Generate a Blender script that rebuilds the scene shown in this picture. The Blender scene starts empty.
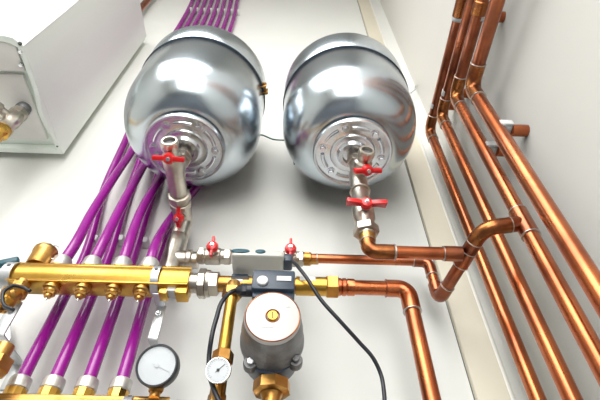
import bpy, bmesh, math, random
from mathutils import Vector as V, Matrix
random.seed(7)
S = bpy.context.scene
C = S.collection
PI = math.pi
X, Y, Z = V((1,0,0)), V((0,1,0)), V((0,0,1))

# ------------------------------------------------------------------ camera
ROT = Matrix(((0.99938867,0.02960339,0.01859897),(-0.03459141,0.76011752,0.64886423),(0.00507118,-0.64911092,0.76067686)))
CAM = V((0,0,.9)); F = 450.
def W(px, py, **k):
    """survey helper: world point seen at photo position px,py lying on the plane X=, Y= or Z="""
    d = ROT @ V(((px-300)/F, (py-200)/F, 1))
    if 'Y' in k: t = k['Y']/d.y
    elif 'X' in k: t = k['X']/d.x
    else: t = (k['Z']-CAM.z)/d.z
    return CAM + d*t
cd = bpy.data.cameras.new('camera'); cam = bpy.data.objects.new('camera', cd); C.objects.link(cam)
cd.sensor_width = 36; cd.lens = F*36/600; cd.clip_start = .02
r_, d_, f_ = ROT.col[0], ROT.col[1], ROT.col[2]
m4 = Matrix((( r_.x,-d_.x,-f_.x,0),(r_.y,-d_.y,-f_.y,0),(r_.z,-d_.z,-f_.z,.9),(0,0,0,1)))
cam.matrix_world = m4; S.camera = cam

# ------------------------------------------------------------------ materials
def mat(name, col, rough=.5, metal=0., col2=None, scale=20., bump=0., spec=.5, coat=0., lo=.4, hi=.65, stretch=None, rvar=0.):
    m = bpy.data.materials.new(name); m.use_nodes = True
    n, l = m.node_tree.nodes, m.node_tree.links
    b = n['Principled BSDF']
    b.inputs['Base Color'].default_value = (*col,1); b.inputs['Roughness'].default_value = rough
    b.inputs['Metallic'].default_value = metal; b.inputs['Specular IOR Level'].default_value = spec
    b.inputs['Coat Weight'].default_value = coat
    tc = n.new('ShaderNodeTexCoord'); mp = n.new('ShaderNodeMapping'); l.new(tc.outputs['Object'], mp.inputs['Vector'])
    if stretch: mp.inputs['Scale'].default_value = stretch
    nz = n.new('ShaderNodeTexNoise'); nz.inputs['Scale'].default_value = scale; nz.inputs['Detail'].default_value = 5
    l.new(mp.outputs['Vector'], nz.inputs['Vector'])
    c2 = col2 or tuple(min(1,c*.93) for c in col)
    rp = n.new('ShaderNodeValToRGB'); rp.color_ramp.elements[0].color = (*col,1); rp.color_ramp.elements[1].color = (*c2,1)
    rp.color_ramp.elements[0].position = lo; rp.color_ramp.elements[1].position = hi
    l.new(nz.outputs['Fac'], rp.inputs['Fac']); l.new(rp.outputs['Color'], b.inputs['Base Color'])
    if rvar:
        mr = n.new('ShaderNodeMapRange'); mr.inputs['To Min'].default_value = rough-rvar; mr.inputs['To Max'].default_value = rough+rvar
        l.new(nz.outputs['Fac'], mr.inputs['Value']); l.new(mr.outputs['Result'], b.inputs['Roughness'])
    if bump:
        nb = n.new('ShaderNodeTexNoise'); nb.inputs['Scale'].default_value = scale*6; nb.inputs['Detail'].default_value = 3
        l.new(mp.outputs['Vector'], nb.inputs['Vector'])
        bp = n.new('ShaderNodeBump'); bp.inputs['Strength'].default_value = bump; bp.inputs['Distance'].default_value = .002
        l.new(nb.outputs['Fac'], bp.inputs['Height']); l.new(bp.outputs['Normal'], b.inputs['Normal'])
    return m
M = dict(
 wall=mat('wall_paint',(.80,.80,.765),.7,col2=(.775,.775,.74),scale=3,bump=.05),
 wallr=mat('right_wall_paint',(.79,.775,.735),.7,col2=(.765,.75,.71),scale=3,bump=.05),
 band=mat('boxing_paint',(.76,.70,.57),.6,scale=4),
 hilite_bead=mat('bead_highlight_paint',(.86,.84,.78),.5),  # paler than the panel: edge highlight put into the colour
 dark=mat('dark_gap',(.10,.10,.10),.8),
 floor=mat('floor_concrete',(.15,.16,.185),.5,col2=(.10,.11,.13),scale=4),
 ceil=mat('ceiling_paint',(.55,.55,.54),.8),
 copper=mat('copper',(.56,.16,.055),.28,1,col2=(.28,.07,.026),scale=14,bump=.12,lo=.38,hi=.72,rvar=.08,coat=.35),
 copper2=mat('oxidised_copper',(.42,.13,.055),.30,1,col2=(.20,.06,.03),scale=18,bump=.15,lo=.36,hi=.66,rvar=.08,coat=.3),
 fit=mat('tarnished_fitting',(.44,.17,.055),.28,1,col2=(.19,.062,.028),scale=30,bump=.1,lo=.35,hi=.68,rvar=.08),
 solder=mat('solder',(.55,.52,.48),.4,1),
 brass=mat('brass',(.66,.39,.085),.29,1,col2=(.52,.29,.055),scale=22,bump=.06,rvar=.06),
 bronze=mat('dull_brass',(.58,.33,.10),.32,1,col2=(.38,.19,.05),scale=24,bump=.1,rvar=.08),
 nickel=mat('nickel',(.60,.55,.48),.33,1,col2=(.40,.36,.31),scale=30,rvar=.04),
 tank=mat('galvanised_steel',(.56,.61,.65),.23,1,col2=(.46,.52,.57),scale=7,bump=.03,rvar=.05),
 flange=mat('zinc_flange',(.74,.76,.79),.22,1,col2=(.62,.65,.70),scale=16,bump=.05,rvar=.06),
 steel=mat('bright_steel',(.72,.74,.76),.25,1),
 zinc=mat('zinc_plate',(.62,.64,.66),.42,.9,col2=(.54,.56,.58),scale=25),
 clip=mat('grey_clip',(.66,.66,.66),.45,.2,scale=30),
 purple=mat('magenta_plastic',(.29,.006,.255),.22,col2=(.23,.005,.20),scale=10,coat=.3),
 collar=mat('sand_blasted_nickel',(.70,.69,.66),.42,.85,col2=(.58,.57,.54),scale=40),
 white=mat('white_enamel',(.83,.89,.83),.45,col2=(.81,.87,.81),scale=2,coat=.2),
 plate=mat('shaded_white_sheet',(.78,.77,.73),.5),  # greyer than the casing; weaker light underneath is put into the colour
 red=mat('red_plastic',(.72,.008,.012),.28,coat=.3),
 black=mat('black_rubber',(.012,.015,.022),.38),
 navy=mat('navy_plastic',(.035,.055,.085),.35,col2=(.03,.045,.07),scale=30),
 teal=mat('teal_plastic',(.025,.10,.135),.4),
 tealw=mat('green_wire_sheath',(.02,.17,.15),.4),
 beige=mat('light_grey_plastic',(.66,.64,.58),.45),
 paper=mat('white_label',(.66,.66,.65),.5),
 dial=mat('white_dial',(.58,.61,.64),.4,coat=.2),
 motor=mat('grey_cast_aluminium',(.20,.20,.205),.38,.4,col2=(.15,.15,.155),scale=60,bump=.3),
 silverp=mat('pump_disc_silver',(.52,.49,.475),.4,.15),
 ink=mat('black_ink',(.03,.03,.03),.6),
 faint=mat('pale_grey_ink',(.55,.58,.60),.6),
 wclip=mat('white_clip_plastic',(.60,.59,.60),.45),
)

# ------------------------------------------------------------------ mesh helpers (all in world coordinates)
def new(): return bmesh.new()
def fr(ax):
    ax = V(ax).normalized(); t = Z if abs(ax.z) < .9 else X
    u = (t - ax*ax.dot(t)).normalized(); return ax, u, ax.cross(u)
def lathe(bm, o, ax, prof, seg=28, rot=0., ring=False):
    ax, u, v = fr(ax); o = V(o); rs = []
    for r, h in prof:
        if r < 1e-6: rs.append([bm.verts.new(o+ax*h)])
        else: rs.append([bm.verts.new(o+ax*h+(u*math.cos(a)+v*math.sin(a))*r) for a in [rot+2*PI*i/seg for i in range(seg)]])
    pairs = list(zip(rs, rs[1:])) + ([(rs[-1], rs[0])] if ring else [])
    for a, b in pairs:
        for i in range(seg):
            j = (i+1) % seg
            if len(a) == 1 and len(b) == 1: continue
            if len(a) == 1: bm.faces.new((a[0], b[i], b[j]))
            elif len(b) == 1: bm.faces.new((a[i], a[j], b[0]))
            else: bm.faces.new((a[i], a[j], b[j], b[i]))
    if not ring:
        if len(rs[0]) > 1: bm.faces.new(rs[0])
        if len(rs[-1]) > 1: bm.faces.new(rs[-1])
    return bm
def cyl(bm, a, b, r, seg=24, ch=.0008):
    a, b = V(a), V(b); L = (b-a).length; ch = min(ch, L*.3, r*.3)
    return lathe(bm, a, b-a, [(r-ch,0),(r,ch),(r,L-ch),(r-ch,L)], seg)
def hexn(bm, a, b, r, rot=0., n=6):
    a, b = V(a), V(b); L = (b-a).length; ch = min(.0015, L*.2)
    return lathe(bm, a, b-a, [(r*.9,0),(r,ch),(r,L-ch),(r*.9,L)], n, rot)
def hexring(bm, a, b, r, ri, rot=0., n=6):
    a, b = V(a), V(b); L = (b-a).length; ch = .0015
    return lathe(bm, a, b-a, [(r*.9,0),(r,ch),(r,L-ch),(r*.9,L),(ri,L),(ri,0)], n, rot, ring=True)
def pipe(bm, pts, r, seg=24, hollow=0.):
    pts = [V(p) for p in pts]; n = len(pts); T = []
    for i in range(n):
        T.append((pts[min(i+1,n-1)]-pts[max(i-1,0)]).normalized())
    _, u, v = fr(T[0]); rs = []
    for i in range(n):
        u = (u - T[i]*T[i].dot(u)).normalized(); v = T[i].cross(u)
        rr = r[i] if isinstance(r, (list,tuple)) else r
        rs.append([bm.verts.new(pts[i]+(u*math.cos(2*PI*k/seg)+v*math.sin(2*PI*k/seg))*rr) for k in range(seg)])
    for a, b in zip(rs, rs[1:]):
        for i in range(seg):
            j = (i+1) % seg; bm.faces.new((a[i],a[j],b[j],b[i]))
    bm.faces.new(rs[0]); bm.faces.new(rs[-1]); return bm
def fillet(pts, rad, n=8):
    pts = [V(p) for p in pts]; out = [pts[0]]
    for i in range(1, len(pts)-1):
        p, a, b = pts[i], (pts[i-1]-pts[i]), (pts[i+1]-pts[i])
        la, lb = a.length, b.length; a.normalize(); b.normalize(); ang = a.angle(b)
        if ang > 3.1: out.append(p); continue
        t = min(rad/math.tan(ang/2), la*.49, lb*.49); rr = t*math.tan(ang/2)
        c = p + (a+b).normalized()*(rr/math.sin(ang/2)); q0 = p+a*t-c; q1 = p+b*t-c; th = q0.angle(q1)
        for k in range(n+1):
            s = k/n; out.append(c + (q0*math.sin((1-s)*th)+q1*math.sin(s*th))/math.sin(th))
    out.append(pts[-1]); return out
def smooth(pts, n=8):
    pts = [V(p) for p in pts]; m = len(pts); D = [max((pts[i+1]-pts[i]).length,1e-6) for i in range(m-1)]; T = []
    for i in range(m):
        if i == 0: T.append((pts[1]-pts[0])/D[0])
        elif i == m-1: T.append((pts[-1]-pts[-2])/D[-1])
        else: T.append(((pts[i]-pts[i-1])/D[i-1]*D[i]+(pts[i+1]-pts[i])/D[i]*D[i-1])/(D[i]+D[i-1]))
    out = []
    for i in range(m-1):
        for k in range(n):
            t = k/n; a, b = t*t*(3-2*t), t*(1-t)**2
            out.append(pts[i]*(1-a)+pts[i+1]*a+T[i]*D[i]*b-T[i+1]*D[i]*t*t*(1-t))
    out.append(pts[-1]); return out
def merge(bm, tb):
    me = bpy.data.meshes.new('tmp'); tb.to_mesh(me); tb.free(); bm.from_mesh(me); bpy.data.meshes.remove(me); return bm
def box(bm, c, size, ax=None, bev=0., seg=2):
    tb = bmesh.new(); a = ax or (X,Y,Z); c = V(c)
    m = Matrix([[a[j][i]*size[j] for j in range(3)]+[c[i]] for i in range(3)]+[[0,0,0,1]])
    bmesh.ops.create_cube(tb, size=1, matrix=m)
    if bev: bmesh.ops.bevel(tb, geom=tb.edges[:], offset=bev, segments=seg, affect='EDGES', profile=.5)
    return merge(bm, tb)
def prism(bm, pts, ext, bev=0., seg=2):
    tb = bmesh.new(); ext = V(ext)
    f0 = [tb.verts.new(V(p)) for p in pts]; f1 = [tb.verts.new(V(p)+ext) for p in pts]; n = len(f0)
    tb.faces.new(f0); tb.faces.new(f1)
    for i in range(n): tb.faces.new((f0[i], f0[(i+1)%n], f1[(i+1)%n], f1[i]))
    bmesh.ops.recalc_face_normals(tb, faces=tb.faces[:])
    if bev: bmesh.ops.bevel(tb, geom=tb.edges[:], offset=bev, segments=seg, affect='EDGES', profile=.5)
    return merge(bm, tb)
def comb(bm, p, u, w, n, count, pitch, h, th=.0007):
    p = V(p); q = [V(p), p+w*h*.9]
    pts = [p]
    for i in range(count):
        hh = h*(1, .8, .95, .7)[i % 4]; x0 = i*pitch
        pts += [p+u*x0+w*hh, p+u*(x0+pitch*.55)+w*hh, p+u*(x0+pitch*.55)+w*th] + ([p+u*(x0+pitch)+w*th] if i < count-1 else [])
    pts += [p+u*((count-1)*pitch+pitch*.55)]
    return prism(bm, pts, n*.0007)
def torus(bm, o, ax, R, r, seg=40, k=10):
    return lathe(bm, o, ax, [(R+r*math.cos(2*PI*i/k), r*math.sin(2*PI*i/k)) for i in range(k)], seg, ring=True)

def origin(o):
    v = V((0,0,0))
    while o: v += o.location; o = o.parent
    return v
def obj(name, bm, m, parent=None, base=None, ang=35, label=None):
    off = origin(parent) if parent else V(base if base is not None else (0,0,0))
    bmesh.ops.recalc_face_normals(bm, faces=bm.faces[:])
    bmesh.ops.translate(bm, verts=bm.verts[:], vec=-off)
    me = bpy.data.meshes.new(name); bm.to_mesh(me); bm.free()
    for p in me.polygons: p.use_smooth = True
    me.set_sharp_from_angle(angle=math.radians(ang))
    me.materials.append(M[m]); o = bpy.data.objects.new(name, me); C.objects.link(o)
    if parent: o.parent = parent
    else: o.location = off
    if label: o['label'] = label
    return o
def tag(o, label, cat, group=None):
    o['label'] = label; o['category'] = cat
    if group: o['group'] = group
    return o
def thing(name, label, cat, loc, group=None):
    o = bpy.data.objects.new(name, None); o.empty_display_size = .02; C.objects.link(o); o.location = V(loc)
    return tag(o, label, cat, group)
def struct(name, bm, m):
    o = obj(name, bm, m); o['kind'] = 'structure'; return o
def copy_tree(o, parent=None):
    c = o.copy(); C.objects.link(c)
    if parent: c.parent = parent
    for ch in list(o.children): copy_tree(ch, c)
    return c

# ------------------------------------------------------------------ the room
YW, XR, XL, YF, ZC = .72, .4285, -1.7, -1.9, 4.2
t = .1
struct('wall_back', box(new(), ((XL+XR)/2, YW+t/2, ZC/2), (XR-XL+2*t, t, ZC)), 'wall')
struct('wall_right', box(new(), (XR+t/2, (YF+YW)/2, ZC/2), (t, YW-YF, ZC)), 'wallr')
struct('wall_left', box(new(), (XL-t/2, (YF+YW)/2, ZC/2), (t, YW-YF, ZC)), 'wall')
struct('wall_front', box(new(), ((XL+XR)/2, YF-t/2, ZC/2), (XR-XL+2*t, t, ZC)), 'wall')
struct('floor', box(new(), ((XL+XR)/2, (YF+YW)/2, -t/2), (XR-XL+2*t, YW-YF+2*t, t)), 'floor')
struct('ceiling', box(new(), ((XL+XR)/2, (YF+YW)/2, ZC+t/2), (XR-XL+2*t, YW-YF+2*t, t)), 'ceil')
struct('trim_1', box(new(), ((.3108+.3665)/2, YW-.006, ZC/2), (.3665-.3108, .012, ZC), bev=.002), 'band')
struct('trim_2', pipe(new(), [(.3695, YW-.004, 0), (.3695, YW-.004, ZC)], .007, 16), 'hilite_bead')
struct('trim_3', box(new(), (.3102, YW-.0005, ZC/2), (.0010, .001, ZC)), 'dark')

# ------------------------------------------------------------------ expansion tanks
def tank(cx, cy, z0, R, label, clampdeg, zs, zt):
    T = thing('expansion_tank', label, 'tank', (cx, cy, z0), 'galvanised expansion tanks on the wall')
    o = V((cx,cy,z0))
    dz = .009; prof = [(.0,.006),(.078,.006),(.079,dz)]
    for i in range(1, 15):
        a = i/14*PI/2; prof.append((.082+(R-.082)*math.sin(a), dz+.105*(1-math.cos(a))))
    prof += [(R,zs-.006),(R-.0012,zs-.002)]
    obj('lower_shell', lathe(new(), o, Z, prof, 96), 'tank', T, ang=60)
    up = [(R-.003,zs-.002),(R+.0008,zs+.005),(R+.0008,zt)]
    for i in range(1, 11):
        a = i/10*PI/2; up.append(((R+.0008)*math.cos(a)**.7 if i<10 else 0, zt+.085*math.sin(a)))
    obj('upper_shell', lathe(new(), o, Z, up, 96), 'tank', T, ang=60)
    b = new(); lathe(b, o, Z, [(R-.001,zs-.0055),(R+.0022,zs-.005),(R+.0022,zs-.0005),(R-.001,zs)], 96, ring=True)
    st = obj('strap', b, 'navy', T, label='dark clamping strap')
    a = math.radians(clampdeg); d = V((math.cos(a), math.sin(a), 0)); p = o + d*(R+.005) + Z*(zs-.002); tg = V((-d.y,d.x,0))
    b = new(); box(b, p-tg*.008+Z*.002, (.012,.004,.02), (d,tg,Z), .001); box(b, p+tg*.008+Z*.002, (.012,.004,.02), (d,tg,Z), .001)
    cyl(b, p-tg*.016, p+tg*.016, .0028, 12); hexn(b, p+tg*.010, p+tg*.015, .0058)
    obj('strap_bolt', b, 'bronze', st)
    # bottom flange: rolled rim, embossed arcs, central hub
    fl = [(0,-.004),(.020,-.004),(.022,-.010),(.030,-.011),(.034,-.004),(.040,-.003),(.046,-.004),(.048,-.001),(.052,.000),
          (.0775,.000),(.0785,-.004),(.082,-.005),(.084,-.002),(.084,.006),(0,.007)]
    F_ = obj('flange', lathe(new(), o, Z, fl, 80), 'flange', T, ang=40)
    for k in range(6):
        b = new(); a0 = math.radians(k*60+20+clampdeg*.3); a1 = a0+math.radians(33)
        pipe(b, [o+V((math.cos(a)*.0635, math.sin(a)*.0635, -.0005)) for a in [a0+(a1-a0)*i/10 for i in range(11)]], .0042, 10)
        obj('embossed_rib', b, 'flange', F_)
        a = math.radians(k*60+6+clampdeg*.3); q = o+V((math.cos(a)*.0645, math.sin(a)*.0645, 0))
        b = new(); lathe(b, q, -Z, [(.0095,0),(.0095,.0012),(.007,.0015)], 20); hexn(b, q-Z*.0012, q-Z*.0065, .0065, a)
        obj('bolt', b, 'flange', F_)
    # wall bracket behind the shell
    b = new(); box(b, (cx, (cy+R+YW)/2-.004, z0+zs), (.07, YW-cy-R+.012, .05), bev=.002)
    obj('wall_bracket', b, 'steel', T)
    return T
T1 = V((-.2275,.541,1.689)); T2 = V((.126,.541,1.692)); TR = .1525
tank(T1.x, T1.y, T1.z, TR, 'left galvanised expansion tank with upright magenta pipes behind it', -12, .224, .287)
tank(T2.x, T2.y, T2.z, TR, 'right galvanised expansion tank nearer the copper risers and room corner', 14, .200, .270)
b = new(); pipe(b, smooth([W(411,93,Y=.66), W(413.5,91,Y=.68), W(416,88.5,Y=.69), W(417,86,Y=.70), W(415,85.5,Y=.715)]), .0022, 10)
tag(obj('wall_hook', b, 'steel', base=W(415,86,Y=.71)), 'small bent metal hook on the wall right of the right tank', 'hook')
b = new(); p0 = T1+V((TR*.80,TR*.62,.10)); p1 = T2+V((-TR*.80,TR*.62,.085))
pipe(b, smooth([p0, W(262,135,Y=.655), W(274,139.5,Y=.655), W(286,140.5,Y=.655), p1]), .0019, 10)
tag(obj('wire', b, 'tealw', base=p0), 'thin green wire hanging between the two tanks', 'wire')

# ------------------------------------------------------------------ handles, fittings
def handle(root, p, stem, wing, L=.03, h=.014, name='butterfly_handle', thick=.0042, drop=.3):
    p = V(p); s = V(stem).normalized(); w = V(wing); w = (w - s*s.dot(w)).normalized(); n = s.cross(w)
    b = new(); lathe(b, p, s, [(.0090,0),(.0112,.003),(.0112,.008),(.009,.0125),(.005,.0143),(0,.0145)], 20)
    for sg in (-1, 1):
        q = [p + w*sg*.006 + s*.0005, p + w*sg*L*.55 + s*(.003), p + w*sg*L + s*(.001), p + w*sg*L + s*(.001+h), p + w*sg*L*.55 + s*(h*.95), p + w*sg*.006 + s*.012]
        if sg < 0: q = q[::-1]
        q = [v - n*thick for v in q]; prism(b, q, n*thick*2, .0012)
    o = obj(name, b, 'red', root, label='red butterfly handle')
    b = new(); cyl(b, p+s*.0125, p+s*.0145, .0045, 14); hexn(b, p+s*.014, p+s*.0175, .0035)
    obj('screw', b, 'steel', o); return o
def ring(root, p, ax, R, m='solder', w=.0022):
    return obj('solder_ring', lathe(new(), V(p)-V(ax).normalized()*w/2, ax, [(R-.0005,0),(R+.0009,w*.25),(R+.0009,w*.75),(R-.0005,w)], 28), m, root)

# left tank: branch valve + horizontal valve + drop tee
xs, zs1 = T1.x-.001, 1.600
A = thing('valve_assembly', 'nickel valve assembly with two red handles under the left tank', 'valve', (xs,.655,1.41))
b = new(); lathe(b, (T1.x,T1.y,T1.z-.004), -Z, [(.017,0),(.017,.02),(.0145,.022),(.0145,.075),(.018,.078),(.018,.092),(.0,.095)], 24)
hexn(b, (T1.x,T1.y,T1.z-.028), (T1.x,T1.y,T1.z-.044), .0205)
obj('tank_nipple', b, 'nickel', A)
b = new(); p0 = V((xs,.462,zs1))
lathe(b, p0, Y, [(.0115,.014),(.0115,.0),(.0145,.0),(.0158,.0015),(.0158,.014),(.0145,.016),(.0145,.026),(.0175,.03),(.0195,.04),(.0195,.058),(.018,.064),(.018,.128),(.0165,.132)], 32)
hexring(b, p0+Y*.0015, p0+Y*.014, .0172, .0145)
bd = obj('tee_body', b, 'nickel', A)
obj('port_shade', cyl(new(), p0+Y*.0065, p0+Y*.0135, .0117), 'motor', bd, label='dark disc for the shade in the open port')  # dark disc supplies the shade inside the reflective bore
b = new(); p1 = p0+Y*.128; hexn(b, p1, p1+Y*.012, .0235, n=8); lathe(b, p1+Y*.012, Y, [(.021,0),(.022,.003),(.021,.006),(.019,.008)], 32)
hexn(b, p1+Y*.021, p1+Y*.033, .0225, .2, n=8); obj('union_nut', b, 'nickel', A)
b = new(); p2 = p1+Y*.033
yd = .664
pipe(b, [p2, p2+Y*.01]+fillet([p2+Y*.011, V((xs,yd,zs1)), V((xs,yd,1.552))], .018, 8)[1:], [.0175,.0195]+[.0195]*9+[.018], 28)
lathe(b, (xs,yd,1.562), -Z, [(.0165,0),(.0195,.003),(.0195,.012),(.0165,.014)], 28)
obj('valve_elbow', b, 'nickel', A)
b = new(); zt = 1.489
lathe(b, (xs,yd,1.552), -Z, [(.0165,0),(.0195,.004),(.0205,.030),(.0205,.084),(.0215,.088),(.0215,.102),(.0175,.104),(.0175,.12)], 28)
lathe(b, (xs,yd,zt), X, [(.0,0),(.0185,.0),(.0180,.028),(.0205,.030),(.0205,.038),(.0165,.040),(.0165,.050)], 28)
torus(b, (xs,yd,1.443), Z, .0185, .0035)
obj('drop_tee', b, 'nickel', A)
hp = p0+Y*.036+X*.001; sd = V((.02,-.45,-.88)).normalized()
b = new(); cyl(b, hp, hp+sd*.024, .008, 16); obj('valve_stem', b, 'nickel', A)
handle(A, hp+sd*.022, sd, V((1,.0,-.10)), .029, .014)
hp = V((xs+.007,.646,zs1-.005)); sd = V((-.22,-.5,-.8)).normalized()
b = new(); cyl(b, hp, hp+sd*.026, .008, 16); obj('valve_stem', b, 'nickel', A)
handle(A, hp+sd*.024, sd, V((0,1,-.6)), .027, .009)

# right tank: vertical valve with branch port
B = thing('valve_assembly', 'nickel valve assembly with two red handles under the right tank', 'valve', (T2.x+.004,T2.y,1.45))
x2 = T2.x+.004
b = new(); lathe(b, (x2,T2.y,T2.z-.004), -Z, [(.016,0),(.016,.018),(.0135,.02),(.0135,.07),(.0165,.074),(.0165,.11)], 24)
hexn(b, (x2,T2.y,T2.z-.024), (x2,T2.y,T2.z-.038), .0185)
obj('tank_nipple', b, 'nickel', B)
b = new(); z1 = 1.622
lathe(b, (x2,T2.y,z1), -Z, [(.0155,0),(.0175,.004),(.0175,.05),(.0165,.055),(.0165,.090),(.0195,.098),(.0205,.118),(.0195,.136),(.0165,.142),(.0165,.154)], 32)
torus(b, (x2,T2.y,z1-.058), Z, .0175, .0025)
obj('valve_body', b, 'nickel', B)
b = new(); lathe(b, (x2,T2.y,z1-.154), -Z, [(.0165,0),(.0185,.002),(.0185,.012),(.017,.014),(.0145,.024)], 28)
hexn(b, (x2,T2.y,z1-.156), (x2,T2.y,z1-.174), .0225, .3); obj('union_nut', b, 'nickel', B)
b = new(); pd = V((.13,-.99,.0)).normalized(); q0 = V((x2,T2.y,z1-.018)); q1 = q0+pd*.070
lathe(b, q1, -pd, [(.0105,.014),(.0105,0),(.0135,0),(.0148,.0015),(.0148,.015),(.0135,.017),(.0135,.024),(.0175,.028),(.0175,.045),(.015,.05),(.015,.070)], 32)
hexring(b, q1-pd*.0015, q1-pd*.015, .0162, .0137); bd = obj('branch_port', b, 'nickel', B)
obj('port_shade', cyl(new(), q1-pd*.0065, q1-pd*.0135, .0107), 'motor', bd, label='dark disc for the shade in the open port')  # disc coloured dark as the shade within the branch bore
hp = q0+pd*.030; sd = V((.25,-.35,-.9)).normalized()
b = new(); cyl(b, hp, hp+sd*.022, .0075, 16); obj('valve_stem', b, 'nickel', B)
handle(B, hp+sd*.02, sd, V((1,0,-.05)), .027, .014)
hp = V((x2,T2.y,z1-.120)); sd = V((.02,-1,-.25)).normalized()
b = new(); cyl(b, hp, hp+sd*.026, .008, 16); obj('valve_stem', b, 'nickel', B)
handle(B, hp+sd*.025, sd, V((1,0,-.02)), .035, .016)

# ------------------------------------------------------------------ copper
XP = .375
CP = 'copper heating pipes'
def riser(label, y, z, r, m='copper', m2='copper2'):
    R_ = thing('copper_pipe', label, 'pipe', (XP,y,.02), CP)
    e = r*2.6
    obj('riser', pipe(new(), [(XP,y,.0), (XP,y,z-e)], r, 28), m, R_)
    obj('overhead_pipe', pipe(new(), [(XP,y-e,z), (XP,YF,z)], r, 28), m2, R_)
    b = new(); path = fillet([(XP,y,z-e-.016),(XP,y,z),(XP,y-e-.016,z)], e*.85, 10); pipe(b, path, r+.0018, 28)
    el = obj('elbow', b, 'fit', R_)
    ring(R_, (XP,y,z-e-.016), Z, r+.0015); ring(R_, (XP,y-e-.016,z), Y, r+.0015)
    return R_
YA, YB, YC, YD = .648, .568, .4857, .4260
ZA, ZB, ZC_, ZD = 1.974, 1.915, 1.860, 1.787
rA = riser('leftmost of the four copper risers on the right wall, nearest the corner', YA, ZA, .0120)
rB = riser('second copper riser from the room corner, passing behind the slanted pipe', YB, ZB, .0122)
rC = riser('third copper riser from the room corner, with a tee joining the curved branch', YC, ZC_, .0126)
rD = riser('rightmost and thickest copper riser, nearest the viewer on the right wall', YD, ZD, .0138)
# couplings on the overhead runs
def coupling(root, y, z, r, L, m='fit'):
    b = new(); lathe(b, (XP,y,z), -Y, [(r+.0005,0),(r+.003,.002),(r+.003,L-.002),(r+.0005,L)], 28); obj('coupling', b, m, root)
ya = W(459,18,X=XP).y; coupling(rA, ya, ZA, .0120, .05); ring(rA, (XP,ya+.003,ZA), Y, .0137, 'clip', .010)
b = new(); p = V((XP,ya-.05,ZA)); hexn(b, p, p-Y*.018, .0155); lathe(b, p-Y*.018, -Y, [(.013,0),(.013,.02),(.0155,.022),(.0155,.05)], 24)
obj('valve', b, 'steel', rA)
yc = W(484,14,X=XP).y; coupling(rC, yc+.012, ZC_, .0126, .03)
# stand-offs
def standoff(p, along, r, label, full=False):
    p = V(p); al = V(along).normalized(); n = X; s = al.cross(n); s = s if s.dot(-Y+Z) > 0 else -s
    T = thing('pipe_bracket', label, 'bracket', (XR, p.y, p.z), 'stand-offs holding the copper risers')
    b = new(); lathe(b, (p.x+r+.010,p.y,p.z), X, [(.0100,0),(.0112,.0008),(.0112,XR-p.x-r-.010)], 28); obj('stub', b, 'copper', T)
    c = new(); box(c, p+X*(r*.55+.009)+al*.004, (.030,.0055+r*1.0,.013), (X,s,al), .002)
    if not full: box(c, p+X*(r*.5+.006)+s*(r*.82+.002)+al*.004, (.024,.005,.014), (X,s,al), .0015)
    arc = [math.radians(-75+150*i/12+(150 if full else 0)) for i in range(13)]
    prism(c, [p-al*.006+X*(r+.0016)*math.cos(a)+s*(r+.0016)*math.sin(a) for a in arc]+[p-al*.006+X*r*.99*math.cos(a)+s*r*.99*math.sin(a) for a in reversed(arc)], al*.012)
    obj('clip', c, 'clip', T, label='grey clip gripping the pipe'); return T
standoff((XP,YD,W(499,127,X=XP).z), Z, .0138, 'grey clip on copper stub holding the rightmost riser')
standoff((XP,YC,W(484,152,X=XP).z), Z, .0126, 'grey clip on copper stub holding the third riser from the corner')
standoff((XP,W(447,92,X=XP).y,ZB), Y, .0122, 'grey clip just above the elbow of the second riser', True)
standoff((XP,W(435,104,X=XP).y,ZA), Y, .0120, 'grey clip just above the elbow of the corner riser', True)
standoff((XP,W(483,22,X=XP).y,ZC_), Y, .0126, 'grey clip on the overhead run of the third pipe at the top')

# branch: from the valve under the right tank to a tee on the slanted pipe, to riser three
ye, ze = T2.y, 1.409
xt = .2825; rt = .0108
P = thing('copper_pipe', 'copper pipe with bend leaving the valve under the right tank', 'pipe', (x2,ye,ze), CP)
b = new(); pipe(b, fillet([(x2,ye,1.436),(x2,ye,ze),(x2+.040,ye,ze)], .026, 10), .0128, 28); obj('elbow', b, 'fit', P)
ring(P, (x2,ye,1.4315), Z, .0128); ring(P, (x2+.042,ye,ze), X, .0125, w=.004)
b = new(); cyl(b, (x2,ye,1.432), (x2,ye,1.450), .0142); obj('ferrule', b, 'bronze', P)
obj('straight_pipe', pipe(new(), [(x2+.036,ye,ze),(xt-.008,ye,ze)], rt, 28), 'copper', P)
ring(P, (xt-.030,ye,ze), X, rt+.001)
pf = V((.2690,.650,1.398)); pt = V((xt,ye,ze)); pn = V((.3080,.492,1.421)); pc = V((XP,YC,1.428))
Q = thing('copper_pipe', 'slanted copper pipe with curved elbow joining the third riser', 'pipe', pf, CP)
dirq = (pn-pf).normalized()
obj('slanted_pipe', pipe(new(), [pf+dirq*.02, pn-dirq*.04], rt, 28), 'copper2', Q)
b = new(); pipe(b, [pf+dirq*((pt-pf).dot(dirq)-.024), pf+dirq*((pt-pf).dot(dirq)+.024)], rt+.002, 28)
pipe(b, [(xt-.028,ye,ze),(xt,ye,ze)], rt+.002, 28); obj('tee', b, 'copper2', Q)
for s in (-.025,.025): ring(Q, pf+dirq*((pt-pf).dot(dirq)+s), dirq, rt+.002)
b = new(); pipe(b, fillet([pn-dirq*.052, pn, pn+(pc-pn).normalized()*.046], .034, 12), .0128, 28); obj('elbow', b, 'fit', Q)
ring(Q, pn-dirq*.050, dirq, .0125); ring(Q, pn+(pc-pn).normalized()*.044, pc-pn, .0125)
b = new(); pipe(b, [pn+(pc-pn).normalized()*.040, pc], .0125, 28); pipe(b, [pc-Z*.028, pc+Z*.028], .0146, 28); obj('riser_tee', b, 'copper2', Q)
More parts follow.
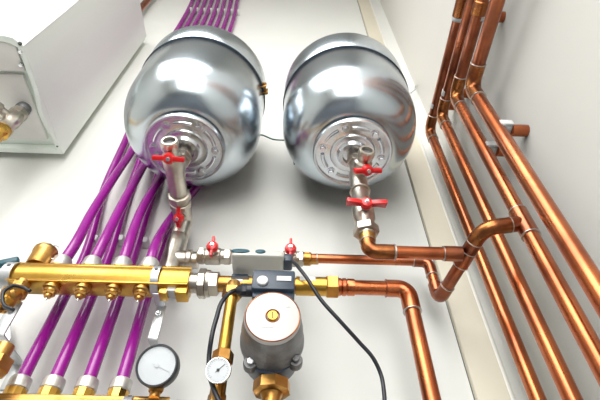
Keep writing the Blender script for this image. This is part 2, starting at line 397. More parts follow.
ring(Q, pc-Z*.028, Z, .0142); ring(Q, pc+Z*.028, Z, .0142)
pu = V((.2690,.650,1.489))
b = new(); pipe(b, fillet([pf+Z*.035, pf, pf+dirq*.035], .017, 8), .0122, 28); obj('elbow', b, 'copper2', Q)
ring(Q, pf+dirq*.034, dirq, .012); ring(Q, pf+Z*.034, Z, .0112)
# thin pipe from the small valve to the slanted pipe
P = thing('copper_pipe', 'thin copper pipe running along the wall right of the grey actuator', 'pipe', (.03,.65,1.489), CP)
obj('straight_pipe', pipe(new(), [(.035,.65,1.489),(pu.x-.018,.65,1.489)], .0092, 24), 'copper', P)
b = new(); pipe(b, fillet([pu-X*.030, pu, pf+Z*.055], .016, 8), .0112, 24); obj('elbow', b, 'copper2', P)
obj('drop_pipe', pipe(new(), [pf+Z*.062, pf+Z*.03], .0098, 24), 'copper', P)
ring(P, pu-X*.030, X, .0105); ring(P, pf+Z*.055, Z, .0112)
ring(P, (.052,.65,1.489), X, .0098)

# pump line: copper to the right and down
YP, ZP = .600, 1.381
def xp(px): return W(px,287,Y=YP).x
P = thing('copper_pipe', 'copper pipe leaving the pump to the right and bending down', 'pipe', (xp(402),YP,.02), CP)
xc = xp(407)
obj('straight_pipe', pipe(new(), [(xp(345),YP,ZP),(xc-.02,YP,ZP)], .0124, 28), 'copper', P)
obj('drop_pipe', pipe(new(), [(xc,YP,ZP-.02),(xc,YP,.0)], .0126, 28), 'copper', P)
b = new(); pipe(b, fillet([(xp(386),YP,ZP),(xc,YP,ZP),(xc,YP,ZP-.045)], .026, 12), .0146, 28); obj('elbow', b, 'copper', P)
ring(P, (xp(385.5),YP,ZP), X, .0146, 'copper2'); ring(P, (xc,YP,ZP-.046), Z, .0146)
b = new(); lathe(b, (xp(337),YP,ZP), X, [(.0135,0),(.015,.001),(.015,.006),(.0135,.007),(.015,.009),(.015,.014),(.0135,.016),(.0145,.018),(.0145,xp(354)-xp(337))], 28); obj('ferrule', b, 'copper', P)

# ------------------------------------------------------------------ pump line brass
P = thing('brass_pipe', 'brass connecting pipe running behind the circulation pump', 'pipe', (xp(219),YP,ZP))
obj('straight_pipe', pipe(new(), [(xp(218),YP,ZP),(xp(328),YP,ZP)], .0138, 28), 'bronze', P)
obj('end_socket', pipe(new(), [(xp(296),YP,ZP),(xp(326.5),YP,ZP)], .0160, 28), 'brass', P)
b = new(); hexn(b, (xp(326),YP,ZP), (xp(338),YP,ZP), .0205, .15); obj('hex_nut', b, 'bronze', P)
def sticker(x0, x1, r, m, a0, a1, root, name):
    b = new(); pts = [V((x0, YP-r*math.cos(a), ZP+r*math.sin(a))) for a in [a0+(a1-a0)*i/8 for i in range(9)]]
    pts += [V((x0, YP-(r-.0006)*math.cos(a), ZP+(r-.0006)*math.sin(a))) for a in [a1+(a0-a1)*i/8 for i in range(9)]]
    prism(b, pts, (x1-x0,0,0)); return obj(name, b, m, root)
sticker(xp(299.5), xp(315), .0166, 'paper', -.1, .75, P, 'label_sticker')
sticker(xp(231), xp(249), .0145, 'ink', -.05, .7, P, 'label_sticker')
sticker(xp(231), xp(243), .0145, 'paper', -.35, -.04, P, 'label_sticker')
# silver union between manifold and brass pipe
U = thing('pipe_union', 'silver nickel union joining the upper manifold to the brass pipe', 'fitting', (xp(190),YP,ZP))
b = new(); lathe(b, (xp(188),YP,ZP), X, [(.0165,0),(.0165,.016),(.019,.018),(.019,.026),(.0165,.028),(.0165,.05)], 28); obj('union_body', b, 'nickel', U)
b = new(); hexn(b, (xp(198),YP,ZP), (xp(206),YP,ZP), .0255, n=8); lathe(b, (xp(206),YP,ZP), X, [(.0225,0),(.023,.002),(.0225,.006)], 32); obj('union_nut', b, 'nickel', U)
b = new(); hexn(b, (xp(208.5),YP,ZP), (xp(218.5),YP,ZP), .0215, .3); obj('hex_nut', b, 'nickel', U)

# ------------------------------------------------------------------ bypass pipe + thermometer
yb, xb = .58, -.0897
P = thing('brass_pipe', 'upright yellow brass bypass pipe left of the pump', 'pipe', (xb,yb,1.10))
obj('straight_pipe', pipe(new(), [(xb,yb,1.355),(xb,yb,1.13)], .0092, 24), 'brass', P)
b = new(); hexn(b, (xb,yb,1.338), (xb,yb,1.354), .0160); lathe(b, (xb,yb+.004,1.353), Z, [(.0140,0),(.0125,.010),(.010,.018)], 24); obj('top_nut', b, 'bronze', P)
b = new(); hexn(b, (xb,yb,1.226), (xb,yb,1.244), .0150, .25); obj('hex_nut', b, 'bronze', P)
b = new(); lathe(b, (xb,yb,1.228), -Z, [(.0105,0),(.0105,.045),(.012,.047),(.012,.1)], 6); obj('lower_body', b, 'bronze', P)
def dialgauge(name, label, cat, c, n, R, depth, rim, stem=None, stemmat='brass', need=.5, ticks=True):
    c = V(c); n = V(n).normalized(); up = (Z-n*n.dot(Z)).normalized(); rt_ = up.cross(n)*1
    G = thing(name, label, cat, c)
    b = new(); lathe(b, c-n*depth, n, [(R*.82,0),(R*.97,depth*.12),(R,depth*.3),(R,depth*.95),(R*.97,depth*1.04),(R*.90,depth*1.04),(R*.88,depth*.9),(0,depth*.9)], 48)
    obj('case', b, rim, G)
    fc = obj('dial', lathe(new(), c-n*depth*.12, n, [(R*.885,0),(R*.885,depth*.05),(0,depth*.05)], 48), 'dial', G)
    b = new(); z = c-n*depth*.06
    for i in range(21):
        a = math.radians(-135+270*i/20); d = up*math.cos(a)+rt_*math.sin(a); tt = up*-math.sin(a)+rt_*math.cos(a)
        L = .14 if i % 5 == 0 else .08
        box(b, z+d*R*(.80-L/2), (R*L, R*.018, .0002), (d,tt,n))
    obj('scale', b, 'faint' if not ticks else 'ink', fc)
    b = new(); a = need; d = up*math.cos(a)+rt_*math.sin(a); tt = up*-math.sin(a)+rt_*math.cos(a)
    box(b, z+d*R*.22+n*.0004, (R*.95, R*.045, .0003), (d,tt,n)); lathe(b, z, n, [(R*.12,0),(R*.12,.0009),(0,.0012)], 16)
    obj('needle', b, 'faint' if not ticks else 'ink', fc)
    return G, n, up
G, n_, u_ = dialgauge('pressure_gauge', 'large round pressure gauge with black rim and white face on lower manifold', 'gauge', W(156.5,365,Y=.597), V((-.04,-1,-.30)), .0298, .022, 'black', ticks=False, need=2.0)
gc = W(156.5,365,Y=.597)
b = new(); st = V((gc.x+.001, .622, 1.20)); pipe(b, [gc-n_*.014-u_*.02, st+Z*.012, st-Z*.004], [.0062,.0075,.0075], 16); hexn(b, st+Z*.004, st+Z*.016, .0105); obj('stem', b, 'bronze', G)
th = W(218,370,Y=.540)
G, n_, u_ = dialgauge('thermometer', 'small silver rimmed dial thermometer on the bypass pipe', 'thermometer', th, V((-.03,-1,-.36)), .0163, .009, 'steel', need=.85)
b = new(); pipe(b, [th-n_*.008, V((xb,yb-.006,th.z+.012))], .006, 16); obj('stem', b, 'brass', G)

# ------------------------------------------------------------------ pump
xq = -.0235
P = thing('circulation_pump', 'grey circulation pump with round silver face and navy control box', 'pump', (xq,.61,1.20))
an = V((.02,-1,-.22)).normalized(); bc = V((xq+.001,.588,1.268)); 
dc = W(272.6,318,Y=.520)
an = (dc-bc).normalized(); L = (dc-bc).length
side = X+Z*.09; side = side-an*an.dot(side); side.normalize(); upv = side.cross(an)*1.; upv = upv if upv.z > 0 else -upv
rf = .0388
b = new(); lathe(b, bc, an, [(.046,-.004),(.047,0),(.0465,.010),(.0445,.014),(.0435,L*.55),(.0400,L*.85),(.0385,L*.93),(.0375,L-.002),(.0,L-.002)], 56)
mo = obj('motor_housing', b, 'motor', P, label='dark grey cast motor housing')
for sx in (-1,1):
    for sz in (-1,1):
        q = bc+side*sx*.0315+upv*sz*.0345
        b = new(); lathe(b, q-an*.004, an, [(.0105,0),(.0105,.012),(.009,.015),(.0,.015)], 18); obj('bolt_lug', b, 'motor', mo)
        b = new(); cyl(b, q+an*.010, q+an*.017, .0052, 14); obj('bolt', b, 'steel' if sx<0 else 'motor', mo)
b = new(); lathe(b, bc+an*(L-.003), an, [(rf-.002,0),(rf,.0015),(rf,.006),(rf-.0015,.0085),(rf-.004,.009),(.009,.0092),(.0085,.0075),(0,.0075)], 64)
fd = obj('name_disc', b, 'silverp', P, label='round silver face disc')
b = new(); torus(b, bc+an*(L+.0055), an, rf-.0022, .0009, 56, 8); torus(b, bc+an*(L+.0064), an, .0092, .0008, 24, 8); obj('disc_edge', b, 'fit', fd)
b = new(); lathe(b, bc+an*(L+.004), an, [(.0075,0),(.0075,.0035),(.0065,.0042),(0,.0042)], 24); sc = obj('vent_screw', b, 'brass', fd)
b = new(); box(b, bc+an*(L+.0083), (.0016,.010,.0006), (side,upv,an)); obj('slot', b, 'ink', sc)
b = new(); zf = bc+an*(L+.0058)
comb(b, zf-side*.0245+upv*.006, -upv, side, an, 6, .0024, .0016, .0005); obj('printed_mark', b, 'faint', fd)
b = new(); comb(b, zf-side*.016-upv*.017, side, upv, an, 7, .0026, .0015, .0005); obj('printed_mark', b, 'faint', fd)
b = new(); comb(b, zf+side*.019+upv*.012, side, upv, an, 3, .0022, .0016, .0005); obj('printed_mark', b, 'faint', fd)
# volute
b = new(); lathe(b, (xq,.640,1.258), -Y, [(.026,0),(.036,.006),(.040,.018),(.041,.044),(.041,.052)], 48)
lathe(b, (xq,.612,1.262), -Z, [(.026,0),(.022,.03),(.018,.04),(.018,.048)], 28); lathe(b, (xq,.606,1.28), Z, [(.024,0),(.02,.03),(.018,.06),(.018,.1)], 28)
obj('volute', b, 'navy', P, label='dark blue cast pump chamber')
# control box on the motor
cb = W(276,283.5,Y=.535); bw = .0635
b = new(); box(b, (cb.x-.0035,.545,1.331), (bw,.044,.036), bev=.003); 
box(b, (cb.x-.0035,.552,1.311), (bw*.94,.04,.014), bev=.002)
cbx = obj('control_box', b, 'navy', P, label='navy control box')
fy = .5225
def onface(px, py): return W(px, py, Y=fy)
kc = onface(262.5,281.5)
b = new(); lathe(b, kc, -Y, [(.0082,0),(.0082,.0035),(.0072,.0045),(0,.0045)], 28); kb = obj('speed_knob', b, 'paper', cbx, label='white round knob')
b = new(); box(b, kc-Y*.0046, (.0016,.0004,.010), (V((.8,0,.6)),Y,V((-.6,0,.8)))); box(b, kc-Y*.0046+X*.003, (.0008,.0004,.006), (V((.8,0,.6)),Y,V((-.6,0,.8)))); obj('knob_mark', b, 'faint', kb)
lc = onface(284,278.5); b = new(); box(b, (lc.x,fy-.0002,lc.z), (.0215,.0006,.0085)); obj('label_sticker', b, 'paper', cbx)
gl = onface(250,290); b = new(); g0 = V((cb.x-.0035-bw/2,.54,1.322)); cyl(b, g0+X*.001, g0-X*.008, .0095); hexn(b, g0-X*.006, g0-X*.017, .0098, n=8); lathe(b, g0-X*.016, -X, [(.0085,0),(.006,.006),(.0045,.008)], 20)
obj('cable_gland', b, 'black', cbx)
# bottom union
b = new(); zn = 1.2085
xn = xq+.0035; hexn(b, (xn,.61,zn-.009), (xn,.61,zn+.009), .0265, .2, n=8); lathe(b, (xn,.61,zn-.010), -Z, [(.016,0),(.0135,.004),(.0125,.012),(.0125,.09)], 28); obj('union_nut', b, 'bronze', P, label='large brass union nut')
# pump cable
tip = g0-X*.024
tag(obj('cable', pipe(new(), smooth([tip, W(231,292,Y=.535), W(222.5,301,Y=.54), W(216.5,318,Y=.545), W(211.5,338,Y=.545), W(209,358,Y=.557), W(210,376,Y=.560), W(215,392,Y=.560), W(221,406,Y=.560)]), .0033, 14), 'black', base=tip), 'black cable from the pump control box curving down past the thermometer', 'cable')

# ------------------------------------------------------------------ valves and actuator on the thin line
def ball_valve(x0, x1, y, z, hx, label, brassend=False):
    T = thing('ball_valve', label, 'valve', ((x0+x1)/2, y, z)); L = x1-x0
    b = new(); lathe(b, (x0,y,z), X, [(.0125,0),(.0145,.002),(.0145,L*.22),(.0165,L*.26),(.0165,L*.66),(.0145,L*.70),(.0145,L-.002),(.0125,L)], 28)
    hexn(b, (x0+.002,y,z), (x0+L*.2,y,z), .0168); hexn(b, (x1-L*.22,y,z), (x1-.002,y,z), .0168, .3)
    obj('valve_body', b, 'nickel', T)
    sd = V((0,-.80,-.10)).normalized(); b = new(); cyl(b, (hx,y,z), V((hx,y,z))+sd*.026, .0075, 16); obj('valve_stem', b, 'nickel', T)
    handle(T, V((hx,y,z))+sd*.025, sd, V((0,-.12,1)), .022, .011, thick=.0026); return T
yv = .652; xv = lambda px: W(px,250,Y=yv).x
ball_valve(xv(199), xv(233), yv, 1.489, xv(215.5), 'small nickel valve with red handle left of the grey actuator')
ball_valve(xv(279), xv(304), yv, 1.489, xv(290.5), 'small nickel valve with red handle right of the grey actuator')
b = new(); lathe(b, (xv(303),yv,1.489), X, [(.0125,0),(.0132,.002),(.0132,.014),(.0105,.017),(.0105,.030)], 24); hexn(b, (xv(303)+.002,yv,1.489), (xv(303)+.013,yv,1.489), .0142)
tag(obj('brass_coupling', b, 'bronze', base=(xv(303),yv,1.489)), 'brass coupling at the left end of the thin copper pipe', 'fitting')
A = thing('actuator', 'pale grey flat actuator box with two teal buttons above the pump', 'actuator', (-.05,.62,1.445))
x0, x1 = W(232,262,Y=.62).x, W(284.5,262,Y=.62).x
prof = [(.588,1.438),(.598,1.458),(.620,1.476),(.672,1.476),(.672,1.438)]
b = new(); prism(b, [(x0,y,z) for y,z in prof], (x1-x0,0,0), .008, 4); obj('housing', b, 'beige', A)
nf = V((0,-.020,.012)).normalized(); sf = V((0,.012,.020)).normalized()
for px, rr in ((240.5,.0165),(260.5,.0092)):
    c = V((W(px,252,Y=.596).x,.595,1.4505)); b = new(); tb = lathe(new(), c, nf, [(1,0),(1,.0022),(.85,.0034),(0,.0034)], 32)
    for v in tb.verts:
        d = v.co-c; h = d.dot(nf); d2 = d-nf*h; v.co = c+nf*h+X*d2.dot(X)*rr+sf*d2.dot(sf)*min(rr,.0085)
    obj('button', merge(b, tb), 'teal', A)
b = new(); box(b, (x1+.006,.618,1.449), (.017,.030,.018), bev=.004); obj('connector', b, 'navy', A, label='navy plug at the right end')
b = new(); box(b, W(260,268,Y=.66)+V((0,-.012,-.012)), (.004,.04,.006), bev=.001); box(b, W(240,279,Y=.64), (.03,.016,.012), bev=.002); obj('dark_bars', b, 'navy', A)  # narrow dark bar and small dark block at the housing underside
e0 = V((x1+.013,.610,1.447))
tag(obj('cable', pipe(new(), smooth([e0, W(299,268,Y=.57), W(306,277,Y=.565), W(322,301,Y=.57), W(340,321,Y=.58), W(359,342,Y=.60), W(373,358,Y=.61), W(381,375,Y=.62), W(384,392,Y=.62), W(385,410,Y=.62)]), .0031, 14), 'black', base=e0), 'black cable hanging from the actuator down to the right', 'cable')

# ------------------------------------------------------------------ manifolds
def barprof(y, z, h=.020, d=.016):
    p = [(-d,h*.9),(-d,h),(-d-.0015,h+.0015),(-d-.004,h),(-d-.0045,h*.8)]
    for i in range(9):
        a = i/8; p.append((-d-.0045-.0035*math.sin(a*PI), h*.8-(h*1.5)*a))
    p += [(-d-.0065,-h*.78),(-d-.0065,-h*.95),(-d-.003,-h),(d*.8,-h),(d,-h*.8),(d,h*.8),(d*.8,h)]
    return [(y+a, z+c) for a, c in p]
ym, zm = .603, 1.382
MX = thing('brass_manifold', 'upper brass manifold bar with four valve studs along its underside', 'manifold', (-.3,ym,zm-.02))
xa, xe = W(11,275,Y=ym).x, W(190.5,286,Y=ym).x
b = new(); prism(b, [(xa+.012,y,z) for y,z in barprof(ym,zm)], (xe-xa-.012,0,0), .0005, 1)
lathe(b, (xa+.013,ym-.006,zm), -X, [(.020,0),(.019,.004),(.015,.009),(.0,.011)], 24)
obj('bar', b, 'brass', MX)
b = new(); box(b, ((W(166,290,Y=ym).x), ym-.004, zm-.024), (.014,.022,.016), bev=.002); box(b, (W(184,290,Y=ym).x, ym-.004, zm-.024), (.020,.026,.016), bev=.002); obj('foot', b, 'brass', MX)
b = new(); box(b, (W(174,289,Y=ym).x, ym-.005, zm-.023), (.014,.02,.008), bev=.001); obj('label_sticker', b, 'paper', MX)
UX = [W(px,259.5,Y=ym).x for px in (63.6,94.3,124.5,151.5)]
SX = [W(px,291.5,Y=ym-.008).x for px in (50.5,82,113,141.3)]
for x in UX:
    b = new(); lathe(b, (x,ym,zm+.024), Z, [(.0150,0),(.0165,.0015),(.0165,.011),(.0155,.0135),(.0155,.020),(.0135,.023)], 28); cl = obj('pipe_collar', b, 'collar', MX, label='silver collar')
    b = new(); lathe(b, (x,ym,zm+.018), Z, [(.0165,0),(.0165,.007)], 28); obj('brass_ring', b, 'brass', cl)
for i, x in enumerate(SX):
    q = V((x,ym-.009,zm-.020))
    b = new(); lathe(b, q, -Z, [(.0115,0),(.0115,.003),(.0135,.004),(.0135,.007),(.0105,.009),(.0095,.012)], 24); hexn(b, q-Z*.009, q-Z*.017, .0098, .4); lathe(b, q-Z*.017, -Z, [(.0062,0),(.0055,.004),(0,.0045)], 16)
    st = obj('valve_stud', b, 'bronze', MX, label='brass valve stud')
    b = new(); cyl(b, q-Z*.020, q-Z*.027, .0014, 10); obj('pin', b, 'steel', st)
for px0, n in ((70,7),(92,7),(111,6),(141,5)):
    q = W(px0,269,Y=ym-.0215); b = new(); comb(b, (q.x,ym-.0200,zm+.0125), X, Z, -Y, n, .0032, .0026); obj('printed_mark', b, 'ink', MX)

yl, zl = .643, 1.1785
LX = thing('brass_manifold', 'lower brass manifold bar along the bottom edge of the photo', 'manifold', (-.35,yl,zl-.02))
xl0, xl1 = -.56, W(170,396,Y=yl-.02).x
b = new(); prism(b, [(xl0,y,z) for y,z in barprof(yl,zl)], (xl1-xl0,0,0), .0005, 1); obj('bar', b, 'bronze', LX)
LPX = [W(px,388,Y=yl).x for px in (17.5,51.5,86,120)]
for x in LPX:
    b = new(); lathe(b, (x,yl,zl+.020), Z, [(.014,0),(.0145,.001),(.0145,.006)], 28); nt = hexn(b, (x,yl,zl+.0215), (x,yl,zl+.0365), .0152, .1, 10)
    nu = obj('outlet_nut', b, 'brass', LX)
    b = new(); lathe(b, (x,yl,zl+.035), Z, [(.0145,0),(.0158,.0015),(.0158,.014),(.0148,.017),(.0125,.0185)], 28); obj('pipe_collar', b, 'collar', nu, label='silver collar')
q = W(110,397,Y=yl-.02); b = new(); comb(b, (q.x,yl-.0200,zl+.0095), X, Z, -Y, 6, .0052, .005, .001); obj('printed_mark', b, 'paper', LX)

# brackets that clasp the manifolds
def clasp(x, y, z, label, foot=True, w=.0125):
    T = thing('manifold_bracket', label, 'bracket', (x,YW,z))
    b = new(); rr = .0255; yo = y-.004
    pts = []; 
    for i in range(15):
        a = math.radians(70+220*i/14); pts.append((yo+rr*1.02*math.cos(a), z+rr*math.sin(a)))
    outer = [V((x-w/2,p,q)) for p,q in pts]; inner = [V((x-w/2, yo+(p-yo)*.94, z+(q-z)*.94)) for p,q in reversed(pts)]
    prism(b, outer+inner, (w,0,0)); st = obj('strap', b, 'zinc', T)
    for a in (math.radians(128), math.radians(168)):
        c = V((x, yo+rr*1.02*math.cos(a), z+rr*math.sin(a))); n = V((0,math.cos(a),math.sin(a)))
        bb = new(); cyl(bb, c-n*.001, c+n*.0007, .0030, 16); obj('hole', bb, 'dark', st)
    if foot:
        b = new(); yp = y+.026
        box(b, (x+.006,y+.010,z-.0275), (w*1.25,.036,.003), bev=.0008); box(b, (x+.008,yp,z-.058), (w*1.25,.003,.062), bev=.0008)
        box(b, (x+.008,(yp+YW)/2,z-.0885), (w*1.25,YW-yp,.003), bev=.0008); box(b, (x+.008,YW-.002,z-.11), (w*1.25,.004,.045), bev=.0008)
        obj('wall_arm', b, 'zinc', T)
        b = new(); c = V((x+.007,yp-.0015,z-.045)); hexn(b, c+Y*.001, c-Y*.005, .0055); cyl(b, c, c-Y*.008, .0028, 12); obj('bolt', b, 'steel', T)
    return T
clasp(W(156.5,275,Y=ym-.02).x, ym, zm, 'chrome clasp bracket near the right end of the upper manifold')
clasp(W(7,275,Y=ym-.02).x, ym, zm, 'chrome clasp bracket at the left end of the upper manifold', w=.016)
clasp(W(130,395,Y=yl-.02).x, yl, zl, 'chrome clasp bracket on the lower manifold beside the pressure gauge')
# left-edge blue plastic lever behind the bracket
c = W(6,263,Y=.615); b = new(); box(b, c, (.042,.012,.014), (V((.93,0,.36)),Y,V((-.36,0,.93))), .004, 3)
tag(obj('lever', b, 'teal', base=c), 'dull blue lever behind the left bracket of the upper manifold', 'lever')
# air vent
A = thing('air_vent', 'brass cylindrical air vent standing on the left of the upper manifold', 'air vent', (-.43,ym,zm+.02))
vb = V((W(40,262,Y=ym).x,ym,zm+.018))
b = new(); lathe(b, vb, Z, [(.010,0),(.010,.008),(.0185,.010),(.0195,.013),(.0195,.036),(.0207,.038),(.0207,.046),(.0185,.050),(.006,.056),(0,.056)], 32); obj('body', b, 'bronze', A)
b = new(); lathe(b, vb+Z*.053, Z, [(.006,0),(.006,.006),(.004,.009),(0,.009)], 16); obj('cap', b, 'teal', A, label='teal cap')
b = new(); q = vb+Z*.058; pipe(b, smooth([q, q+V((.012,0,.002)), q+V((.024,-.002,-.012)), q+V((.026,-.002,-.026)), q+V((.016,-.004,-.034))]), .0009, 8); obj('wire_clip', b, 'steel', A)
# drain valve at the left end
D_ = thing('drain_valve', 'brass drain valve under the left end of the upper manifold', 'valve', W(18,300,Y=.58))
q = V((W(20,290,Y=.59).x,.588,zm-.018)); b = new()
lathe(b, q, -Z, [(.012,0),(.012,.010),(.0145,.013),(.0145,.026),(.011,.030),(.011,.036)], 24); hexn(b, q-Z*.004, q-Z*.014, .0142)
dd = V((-.25,-.6,-.75)).normalized(); lathe(b, q-Z*.020, dd, [(.0135,0),(.0145,.010),(.0145,.018),(.011,.022),(.0,.023)], 24); obj('valve_body', b, 'bronze', D_)
b = new(); q2 = q-Z*.036+V((-.004,-.002,0)); lathe(b, q2, V((-.3,-.3,-1)), [(.0125,0),(.0135,.004),(.0135,.016),(.009,.02),(.009,.028)], 24); hexn(b, q2+V((-.003,-.003,-.010)), q2+V((-.006,-.006,-.018)), .014); obj('outlet', b, 'brass', D_)
lp = [W(px,py,Y=.562) for px,py in ((30,291),(22,287),(12,286),(5,290),(2.5,298),(5,306),(12,309))]
lp.append(q2+V((-.010,.0,-.014)))
b = new(); pipe(b, smooth(lp), .0028, 12); obj('strap_loop', b, 'black', D_, label='black retaining loop')
c = W(2,366,Y=.60); b = new(); hexn(b, c-Z*.010-X*.01, c+Z*.012-X*.01, .021, .2); lathe(b, c+Z*.012-X*.01, Z, [(.012,0),(.012,.02)], 20)
tag(obj('brass_nut', b, 'bronze', base=c), 'brass nut at the left edge above the lower manifold', 'nut')
pl = [W(1,318,Y=.69), W(10,316,Y=.69), W(10.5,338,Y=.69), W(4,350,Y=.69), W(1,357,Y=.69), W(-8,357,Y=.69), W(-8,318,Y=.69)]
b = new(); prism(b, pl, (0,.004,0)); T = thing('mounting_plate', 'steel mounting plate at the left edge below the drain valve', 'plate', pl[0]); obj('plate', b, 'zinc', T)
c = W(2,342,Y=.688); b = new(); hexn(b, c, c-Y*.005, .006); obj('bolt', b, 'steel', T)

# fittings peeking over the bottom edge on the return line
R_ = thing('return_pipe', 'return line fittings just peeking over the bottom edge below the pump', 'pipe', (-.1,yl,1.17))
zr = 1.1770
obj('straight_pipe', pipe(new(), [(xl1-.002,yl,zr),(.42,yl,zr)], .012, 24), 'bronze', R_)
for px, w, rr, m in ((188,.026,.026,'nickel'),(250,.020,.0255,'nickel'),(338,.022,.0285,'bronze')):
    x = W(px,399,Y=yl).x; b = new(); hexn(b, (x-w/2,yl,zr), (x+w/2,yl,zr), rr, .26 if m == 'bronze' else 0, n=8); obj('union_nut', b, m, R_)

# ------------------------------------------------------------------ magenta pipes
TOPX = [W(191.5+(237-191.5)*i/7,0,Y=.700).x for i in range(8)]
MIDX = [W(184.5+(234.5-184.5)*i/7,15,Y=.700).x for i in range(8)]
zc = W(210,10,Y=.70).z
rp = .0098
def magenta(label, pts):
    return tag(obj('plastic_pipe', pipe(new(), smooth(pts, 10), rp, 20), 'purple', base=pts[0]), label, 'pipe', 'magenta heating pipes')
ordn = ['first', 'second', 'third', 'fourth']
LM = [(W(105.5,186,Y=.706), W(125,142,Y=.706)), (W(126,200,Y=.706), W(140.5,160,Y=.708)), (W(152,195,Y=.706), W(160,170,Y=.709)), None]
UMp = [(W(72,251,Y=ym), W(98.5,200,Y=.645), W(130,154,Y=.688)), (W(100,249,Y=ym), W(126.5,196,Y=.645), W(147,160,Y=.688)),
       (W(126.5,249,Y=ym), W(147.5,196,Y=.664), W(168.5,168,Y=.696)), (W(153,251,Y=ym), W(168.5,221,Y=.685), W(200,183,Y=.7085))]
def tail(i):
    dx = TOPX[i]-MIDX[i]
    return [(MIDX[i]-.004,.7085,2.55), (MIDX[i],.7085,2.85), ((MIDX[i]+TOPX[i])/2+.003,.7085,zc), (TOPX[i],.7085,3.22), (TOPX[i]-.003,.7085,3.6), (TOPX[i]-.003,.7085,4.0)]
for i in range(4):
    x = LPX[i]; q0, q1 = V((x,yl,zl+.045)), V((x-.026,.692,1.50)); pts = [q0, q0.lerp(q1,.33), q0.lerp(q1,.66), q1]
    if LM[i]: pts += [LM[i][0], LM[i][1]]
    else: pts += [V((x-.027,.7085,1.65)), V((x-.024,.7085,1.75))]
    magenta(f'magenta plastic pipe rising from the {ordn[i]} collar of the lower manifold, counted from left', pts + [V(p) for p in tail(2*i)])
    a, b_, c = UMp[i]
    pts = [V((UX[i],ym,zm+.028)), V((UX[i]*.5+a.x*.5,ym+.001,zm+.06)), a*.3+b_*.7, b_*.45+c*.55, c]
    magenta(f'magenta plastic pipe rising from the {ordn[i]} collar of the upper manifold, counted from left', pts + [V(p) for p in tail(2*i+1)])
# wall clips
def wclip(p, label, w=.013):
    p = V(p); b = new(); box(b, (p.x,(p.y+YW)/2,p.z), (w,YW-p.y,.016), bev=.002)
    return tag(obj('pipe_clip', b, 'wclip', base=(p.x,YW,p.z)), label, 'clip', 'white pipe clips on the wall')
for px, py, l in ((94.5,237,'between the first and second magenta pipes above the upper manifold'),(120,237,'between the second and third magenta pipes above the upper manifold'),(144.5,239,'between the third and fourth magenta pipes above the upper manifold')):
    wclip(W(px,py,Y=.697), 'small white wall clip '+l)
mx = [(MIDX[i]+TOPX[i])/2+.003 for i in range(8)]
co = ['leftmost','second from left','third from left','fourth from left','fourth from right','third from right','second from right','rightmost']
for i in range(8):
    x = mx[i]+.5*(mx[1]-mx[0]); z = zc-.0
    b = new(); box(b, (x,.706,z), (.008,.028,.014), bev=.002)
    tag(obj('pipe_clip', b, 'white', base=(x,YW,z)), f'white pipe clip above the left tank, {co[i]} of the top row', 'clip', 'white pipe clips on the wall')

# ------------------------------------------------------------------ boiler
BX0, BX1, BY0, BZ0, BZ1 = -1.10, -.603, .386, 1.875, 2.70
K = thing('boiler', 'white wall hung boiler at the upper left corner', 'boiler', ((BX0+BX1)/2,YW,BZ0))
ch = .022; wt = .014
plan = [(BX0,.697),(BX0,BY0+ch),(BX0+ch,BY0),(BX1-ch*1.6,BY0),(BX1-ch*.8,BY0+.004),(BX1,BY0+ch),(BX1,.697)]
tb = bmesh.new()
inn = [(BX0+wt,YW-.036),(BX0+wt,BY0+ch),(BX0+ch+.005,BY0+wt),(BX1-ch*1.6-.003,BY0+wt),(BX1-ch*.8-.008,BY0+wt+.003),(BX1-wt,BY0+ch+.004),(BX1-wt,YW-.036)]
n = len(plan)
o0 = [tb.verts.new((x,y,BZ0)) for x,y in plan]; o1 = [tb.verts.new((x,y,BZ1)) for x,y in plan]
i0 = [tb.verts.new((x,y,BZ0)) for x,y in inn]; i1 = [tb.verts.new((x,y,BZ0+.022)) for x,y in inn]
for i in range(n):
    j = (i+1)%n
    tb.faces.new((o0[i],o0[j],o1[j],o1[i])); tb.faces.new((o0[i],i0[i],i0[j],o0[j])); tb.faces.new((i0[i],i1[i],i1[j],i0[j]))
tb.faces.new(o1); tb.faces.new(i1)
obj('casing', tb, 'white', K, ang=20)
obj('cover_seam', box(new(), (BX1-.0002, BY0+ch+.001, (BZ0+BZ1)/2), (.0012,.0016,BZ1-BZ0-.004)), 'clip', K)
b = new()
side = [(BX1-.001,BY0+ch,BZ0+.01),(BX1-.001,BY0+ch,BZ0-.001),(BX1-.001,.47,BZ0-.002),(BX1-.001,.515,BZ0-.006),(BX1-.001,.56,BZ0-.020),(BX1-.001,.60,BZ0-.018),(BX1-.001,.64,BZ0-.006),(BX1-.001,.697,BZ0+.0),(BX1-.001,.697,BZ0+.01)]
prism(b, [V((x-.010,y,z)) for x,y,z in side], (.010,0,0)); obj('side_skirt', b, 'white', K)
b = new(); box(b, ((BX0+BX1)/2,(BY0+.475)/2+.006,BZ0+.010), (BX1-BX0-.04,.475-BY0-.02,.014), bev=.003); obj('front_tray', b, 'plate', K)
b = new(); box(b, ((BX0+BX1)/2-.01,.573,BZ0+.017), (BX1-BX0-.05,.18,.010), bev=.002); obj('bottom_plate', b, 'plate', K)
for px, py, r in ((20,52,.0055),(20.5,65.5,.0055),(39,98,.004),(57.5,146,.004),(21.5,44,.004)):
    q = W(px,py,Z=BZ0-.001); q.x = min(q.x, BX1-.006); b = new(); lathe(b, q+Z*.004, -Z, [(r,0),(r,.004),(r*.6,.0062),(0,.0062)], 14); obj('screw', b, 'steel' if r>.005 else 'dark', K)
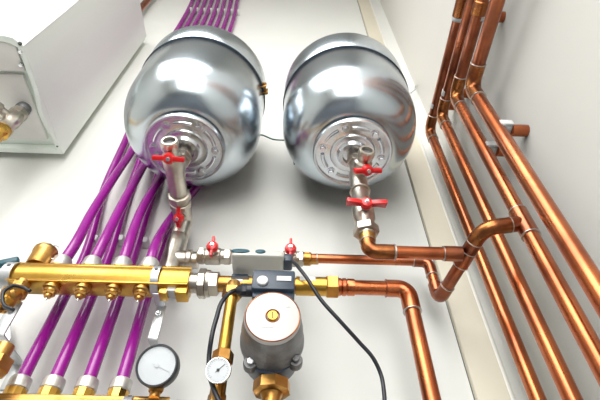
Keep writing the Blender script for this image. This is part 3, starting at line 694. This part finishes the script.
# pipe fitting under the boiler
q = W(25,107,Z=BZ0+.014)
Vv = thing('ball_valve', 'nickel valve on a threaded spigot under the boiler', 'valve', q)
b = new(); lathe(b, q, -Z, [(.0165,0),(.0165,.010)]+[(.0165+(.0012 if i%2 else -.0004),.010+.0022*i) for i in range(9)]+[(.0165,.030)], 28); obj('threaded_spigot', b, 'motor', Vv)
b = new(); hexn(b, q-Z*.026, q-Z*.044, .0205, n=8); lathe(b, q-Z*.044, -Z, [(.018,0),(.0195,.010),(.0195,.03),(.0165,.036),(.0165,.05),(.019,.052),(.019,.06)], 28); obj('valve_body', b, 'nickel', Vv)
b = new(); lathe(b, q-Z*.102, -Z, [(.0165,0),(.0185,.004),(.0185,.022),(.0135,.028),(.0135,.5)], 28); obj('tail_pipe', b, 'brass', Vv)
b = new(); e = V((-.55,-.8,-.1)).normalized(); lathe(b, q-Z*.062, e, [(.012,0),(.012,.03),(.0145,.032),(.0145,.046),(.01,.05)], 24); hexn(b, q-Z*.062+e*.032, q-Z*.062+e*.044, .0165); obj('side_port', b, 'nickel', Vv)
handle(Vv, q-Z*.062+e*.049, e, V((.4,-.3,.6)), .022, .009)
# pipe seen above the boiler's top edge
p0 = W(137,13,Y=.69)
b = new(); pipe(b, [(p0.x,.69,BZ1+.002),(p0.x,.69,ZC)], .0145, 24)
tag(obj('copper_pipe', b, 'copper', base=(p0.x,.69,BZ1)), 'orange copper pipe rising behind the top of the boiler', 'pipe', CP)

# ------------------------------------------------------------------ light
def area(name, loc, target, sx, sy, power, col=(1,1,1), spread=180):
    l = bpy.data.lights.new(name, 'AREA'); l.shape = 'RECTANGLE'; l.size = sx; l.size_y = sy; l.energy = power; l.color = col; l.spread = math.radians(spread)
    o = bpy.data.objects.new(name, l); C.objects.link(o); o.location = loc
    o.rotation_euler = (V(target)-V(loc)).to_track_quat('-Z','Y').to_euler(); return o
area('ceiling_lamp', (-.65,-1.3,2.75), (.25,.7,.7), 2.1, 1.7, 43, (1,.995,.98), 110)
area('window_light', (-.22,-1.85,1.45), (-.25,.7,1.3), 1.3, 1.8, 46, (1,.998,.985), 150)
w = bpy.data.worlds.new('world'); S.world = w; w.use_nodes = True
w.node_tree.nodes['Background'].inputs['Color'].default_value = (.9,.95,1,1); w.node_tree.nodes['Background'].inputs['Strength'].default_value = .5
S.view_settings.view_transform = 'Standard'; S.view_settings.look = 'None'; S.view_settings.gamma = 1
S.view_settings.use_curve_mapping = False; S.view_settings.exposure = -0.58
S.cycles.use_denoising = True
S.cycles.max_bounces = 10; S.cycles.diffuse_bounces = 6; S.cycles.glossy_bounces = 6
S.cycles.caustics_reflective = False; S.cycles.caustics_refractive = False
